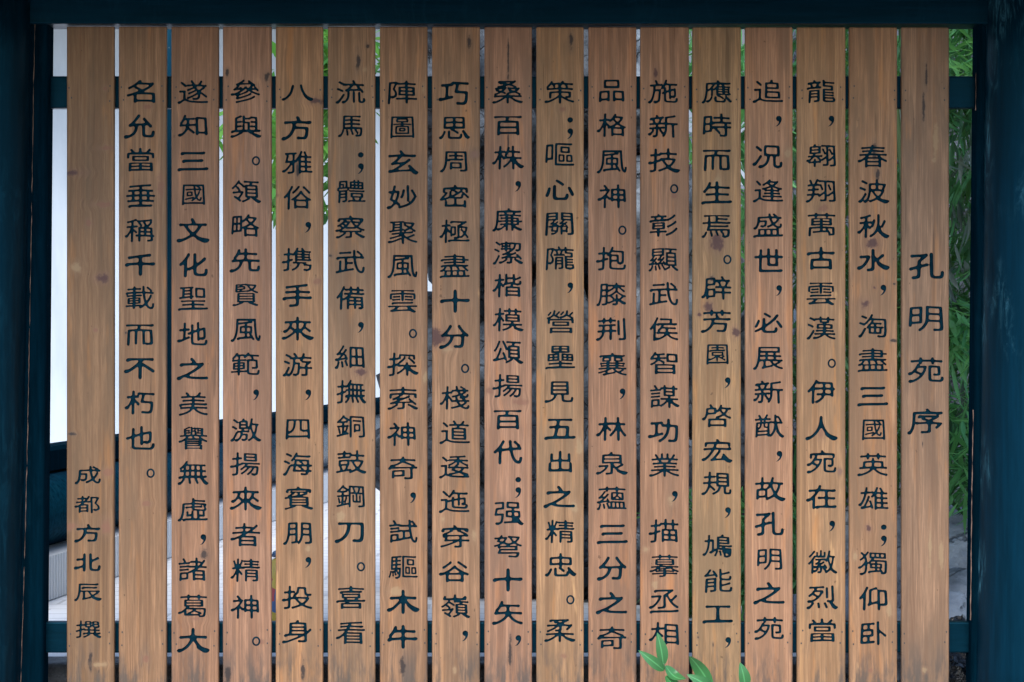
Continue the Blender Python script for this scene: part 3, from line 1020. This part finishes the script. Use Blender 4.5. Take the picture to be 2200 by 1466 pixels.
def broadleaf():
    rnd = random.Random(31)
    Y = 2.1
    b = at(642, 0, Y)
    O = Vector((b.x, Y, .28))
    root = thing('small_tree', 'bright green small tree behind the planks on the left, before the white wall', 'tree', tuple(O))
    V, F = tube([(0, 0, 0), (.01, 0, .6), (-.01, .01, 1.2), (.02, 0, 1.9), (.0, .02, 2.6)], [.035, .03, .026, .02, .008], 10)
    mesh_obj('trunk', V, F, plain_mat('grey_bark', (.12, .10, .08), .8, .3, .4, 30), root, True)
    def zone(r):
        t = r.random()
        if t < .22:
            px, py = r.uniform(555, 625), r.uniform(100, 440)
        elif t < .80:
            px, py = r.uniform(655, 735), r.triangular(-40, 450, 120)
        elif t < .97:
            px, py = r.uniform(745, 830), r.triangular(-20, 330, 90)
        else:
            px, py = r.uniform(440, 500), r.uniform(230, 300)
        return at(px, py, Y + r.uniform(-.35, .35)) - O
    V, F = foliage(900, zone, (.07, .15), (.016, .036), -.5, rnd)
    mesh_obj('crown', V, F, leaf_mat('fresh_leaf', (.035, .17, .03), (.13, .36, .06), 6, .45), root, True)
broadleaf()

def shoots():
    lm = leaf_mat('citrus_leaf', (.045, .185, .062), (.09, .30, .11), 25, .22, .22, True)
    st = plain_mat('green_stem', (.05, .11, .04), .5)
    def plant(label, stems, leaves, Y, px):
        O = at(px, 0, Y); O.z = 0
        root = thing('leafy_shoot', label, 'shoot', tuple(O), 'leafy shoots at the foot of the screen')
        for s in stems:
            pts = [at(a, b, Y + c) - O for a, b, c in s]
            pts = [Vector((pts[0].x, 0, 0))] + pts
            V, F = tube(pts, [.004] + [.0028] * (len(pts) - 2) + [.0015], 7)
            mesh_obj('stem', V, F, st, root, True)
        for (bx, by, tx, ty, w, nx, bend, dy) in leaves:
            V, F = blade(at(bx, by, Y) - O, at(tx, ty, Y + dy) - O, w * S * 1.0, (nx, -1, .45), .26, bend, 14)
            o = mesh_obj('leaf', V, F, lm, root, True)
            o.data.polygons.foreach_set('use_smooth', [True] * len(o.data.polygons))
            rib = o.data.attributes.new('rib', 'FLOAT', 'POINT')
            rib.data.foreach_set('value', [1.0 if i % 3 == 1 else 0.0 for i in range(len(V))])
    plant('leafy green shoot with four leaves in front of the twelfth plank', [[(1462, 1500, 0), (1446, 1462, 0), (1430, 1438, 0), (1424, 1420, 0)]],
          [(1425, 1431, 1413, 1360, 27, .3, .1, -.01), (1427, 1441, 1374, 1399, 23, -.4, .25, -.03), (1430, 1430, 1472, 1464, 25, .5, -.5, -.03),
           (1430, 1452, 1473, 1492, 25, .4, -.25, -.04)], -.13, 1462)
    plant('green shoot with two leaves in front of the thirteenth plank', [[(1540, 1510, 0), (1530, 1480, 0)]],
          [(1530, 1480, 1481, 1407, 30, -.5, -.3, -.02), (1530, 1482, 1479, 1450, 27, -.3, .3, -.04)], -.11, 1540)
    plant('single upright green leaf tip in front of the gap right of the thirteenth plank', [[(1604, 1510, 0), (1601, 1482, 0)]],
          [(1601, 1482, 1591, 1424, 28, .3, .15, -.01)], -.10, 1604)
    plant('pale green leaves low behind the planks near the right', [[(1768, 1520, 0), (1770, 1450, 0)]],
          [(1768, 1470, 1776, 1402, 20, .3, .2, 0), (1768, 1480, 1758, 1420, 22, -.3, .2, 0), (1770, 1490, 1790, 1440, 20, .4, -.3, 0)], .13, 1768)
shoots()

# ---------------------------------------------------------------- two bags
def bags():
    rnd = random.Random(5)
    # crumpled black bin bag, lower right
    m = N('black_plastic', .18, .6)
    m.color((.006, .008, .011))
    m.bump(m.noise(m.coord(), 26, 4, .6, 1.5), .5, .02)
    bm = bmesh.new()
    bmesh.ops.create_icosphere(bm, subdivisions=5, radius=1)
    for v in bm.verts:
        d = v.co.normalized()
        p = d * 2.3
        r_ = noise.ridged_multi_fractal(p * .9 + Vector((3, 1, 2)), .9, 2.2, 4, .95, 2) * .16
        neck = max(0, d.z - .55)
        v.co = Vector((d.x * (.17 - .2 * neck), d.y * (.13 - .15 * neck), d.z * .19 + neck * .1)) * (.85 + r_)
        v.co.z = max(v.co.z, -.17)
    o = bm_obj('bin_bag', bm, m.m, None, False, loc=at(2062, 1480, .26) * 1)
    o.location.z = .174
    tag(o, 'crumpled shiny black plastic bag on the ground at the lower right', 'bag')
    # printed carrier bag seen through one gap
    pm = N('printed_plastic', .35, .5)
    v = pm.coord()
    vo = pm.n('TexVoronoi')
    pm.put(vo.inputs['Vector'], v)
    vo.inputs['Scale'].default_value = 26
    ramp = pm.n('ValToRGB')
    ramp.color_ramp.interpolation = 'CONSTANT'
    cr = ramp.color_ramp.elements
    cr[0].color = (.42, .30, .03, 1)
    cr[1].position = .45
    cr[1].color = (.35, .03, .04, 1)
    for p, c in ((.62, (.03, .09, .22, 1)), (.78, (.45, .33, .04, 1)), (.92, (.45, .45, .45, 1))):
        e = cr.new(p)
        e.color = c
    sx = pm.n('SeparateColor')
    pm.t.links.new(vo.outputs['Color'], sx.inputs[0])
    pm.t.links.new(sx.outputs[0], ramp.inputs[0])
    pm.color(ramp.outputs[0])
    Y = 1.25
    root = thing('carrier_bag', 'yellow carrier bag printed red and blue with a dark tied top, behind the left slats', 'bag', tuple(at(608, 0, Y).xy.to_3d() + Vector((0, 0, .282))))
    rings = []
    for i, (w, z_) in enumerate(((.055, 0), (.062, .02), (.06, .1), (.058, .17), (.05, .215), (.018, .235))):
        rings.append([Vector((w * math.cos(t) * (1 + .08 * math.sin(5 * t + i)), w * .7 * math.sin(t) * (1 + .1 * math.sin(4 * t + 2 * i)), z_)) for t in np.linspace(0, 2 * math.pi, 22, endpoint=False)])
    V, F = loft(rings)
    mesh_obj('body', V, F, pm.m, root, True)
    rings = [[Vector((w * math.cos(t) * (1 + .3 * math.sin(3 * t)) + .01 * i - .02, w * .8 * math.sin(t), z_)) for t in np.linspace(0, 2 * math.pi, 12, endpoint=False)]
             for i, (w, z_) in enumerate(((.02, .233), (.024, .25), (.014, .262), (.02, .28), (.006, .305)))]
    V, F = loft(rings)
    mesh_obj('tied_top', V, F, plain_mat('dark_blue_plastic', (.01, .05, .12), .35), root, True)
bags()
